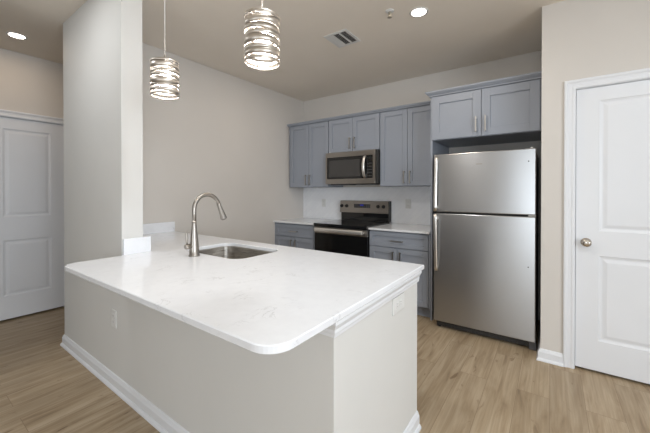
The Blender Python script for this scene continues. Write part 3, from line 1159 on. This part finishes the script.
# ------------------------------------------------------------------ ceiling fittings
def can_light(x, y, label, power, col=(1.0, 0.86, 0.70)):
    t = thing('recessed_light', label, 'ceiling light', (x, y, ZC), 'round recessed ceiling lights')
    b = bmesh.new()
    add_lathe(b, [(0.056, -0.0006), (0.073, -0.0006), (0.073, -0.004), (0.069, -0.0065), (0.060, -0.007), (0.056, -0.004), (0.056, -0.0006)], (x, y, ZC), seg=40)
    obj('trim_ring', b, M_vent, t)
    b = bmesh.new()
    add_lathe(b, [(0, -0.0045), (0.050, -0.0045), (0.0565, -0.003), (0.0565, -0.0008), (0, -0.0008)], (x, y, ZC), seg=40)
    obj('lens', b, M_canlens, t)
    d = bpy.data.lights.new('lamp', 'AREA')
    d.shape, d.size, d.energy, d.color = 'DISK', 0.10, power, col
    lo = bpy.data.objects.new('lamp', d)
    C.objects.link(lo)
    lo.parent = t
    lo.location = (0, 0, -0.009)
    return t


can_light(-3.997, 0.716, 'round lit recessed ceiling light in front of the hall door', 1.6, (1.0, 0.72, 0.46))
can_light(-0.862, 2.487, 'round lit recessed ceiling light near the refrigerator', 5.2)


def ceiling_fill(x, y, power, col):
    d = bpy.data.lights.new('ceiling_fill_light', 'AREA')
    d.shape, d.size, d.energy, d.color = 'DISK', 0.14, power, col
    lo = bpy.data.objects.new('ceiling_fill_light', d)
    C.objects.link(lo)
    lo.location = (x, y, ZC - 0.004)


# added fill lights at ceiling height, without fittings, brightening counter, pillar and kitchen
for x_, y_, p_, c_ in ((-1.05, 1.15, 9.5, (0.97, 0.98, 0.98)), (-2.2, 2.487, 4.5, (1.0, 0.90, 0.80)), (0.9, 0.9, 17, (0.84, 0.94, 1.0)), (-2.55, 0.22, 8, (0.95, 0.98, 1.0))):
    ceiling_fill(x_, y_, p_, c_)

VX0, VX1, VY0, VY1 = -1.714, -1.470, 2.364, 2.634
t = thing('air_vent', 'square white metal air vent in the kitchen ceiling', 'vent', ((VX0 + VX1) / 2, (VY0 + VY1) / 2, ZC))
bm = bmesh.new()
w_ = 0.026
add_box(bm, VX0, VX1, VY0, VY0 + w_, ZC - 0.008, ZC - 0.0006, bev=0.002)
add_box(bm, VX0, VX1, VY1 - w_, VY1, ZC - 0.008, ZC - 0.0006, bev=0.002)
add_box(bm, VX0, VX0 + w_, VY0 + w_, VY1 - w_, ZC - 0.008, ZC - 0.0006, bev=0.002)
add_box(bm, VX1 - w_, VX1, VY0 + w_, VY1 - w_, ZC - 0.008, ZC - 0.0006, bev=0.002)
obj('frame', bm, M_vent, t)
boxobj('duct', M_ventslot, t, VX0 + w_, VX1 - w_, VY0 + w_, VY1 - w_, ZC - 0.0022, ZC - 0.0006)
bm = bmesh.new()
xs = VX0 + w_
wid = (VX1 - w_ - xs)
for k in range(12):
    xx = xs + wid * (k + 0.5) / 12
    lean = 0.0075 if k < 4 else -0.0045
    b0_ = [(xx - 0.0008 - lean, ZC - 0.011), (xx + 0.0008 - lean, ZC - 0.011), (xx + 0.0008 + lean, ZC - 0.0024), (xx - 0.0008 + lean, ZC - 0.0024)]
    r0_ = [bm.verts.new((a, VY0 + w_, c)) for a, c in b0_]
    r1_ = [bm.verts.new((a, VY1 - w_, c)) for a, c in b0_]
    for j in range(4):
        bm.faces.new((r0_[j], r0_[(j + 1) % 4], r1_[(j + 1) % 4], r1_[j]))
    bm.faces.new(r0_); bm.faces.new(r1_)
obj('louvers', bm, M_vent, t)
xx = xs + wid * 0.69
boxobj('divider', M_vent, t, xx - 0.006, xx + 0.006, VY0 + w_, VY1 - w_, ZC - 0.012, ZC - 0.0006)

SX, SY = -1.045, 2.338
t = thing('fire_sprinkler', 'small metal fire sprinkler head in the ceiling beside the recessed light', 'sprinkler', (SX, SY, ZC))
bm = bmesh.new()
add_lathe(bm, [(0, -0.0006), (0.034, -0.0006), (0.034, -0.003), (0.026, -0.008), (0.014, -0.010), (0, -0.010)], (SX, SY, ZC), seg=28)
obj('escutcheon', bm, M_vent, t)
bm = bmesh.new()
add_lathe(bm, [(0, -0.011), (0.011, -0.011), (0.011, -0.024), (0.008, -0.026), (0, -0.026)], (SX, SY, ZC), seg=16)
for s in (-1, 1):
    add_tube(bm, [(SX + s * 0.009, SY, ZC - 0.022), (SX + s * 0.013, SY, ZC - 0.036), (SX + s * 0.004, SY, ZC - 0.050)], 0.0024, 8)
add_tube(bm, [(SX, SY, ZC - 0.025), (SX, SY, ZC - 0.047)], 0.0025, 8)
obj('frame_arms', bm, M_brass, t)
bm = bmesh.new()
add_lathe(bm, [(0, -0.048), (0.006, -0.048), (0.018, -0.051), (0.018, -0.053), (0, -0.053)], (SX, SY, ZC), seg=20)
obj('deflector', bm, M_brass, t)
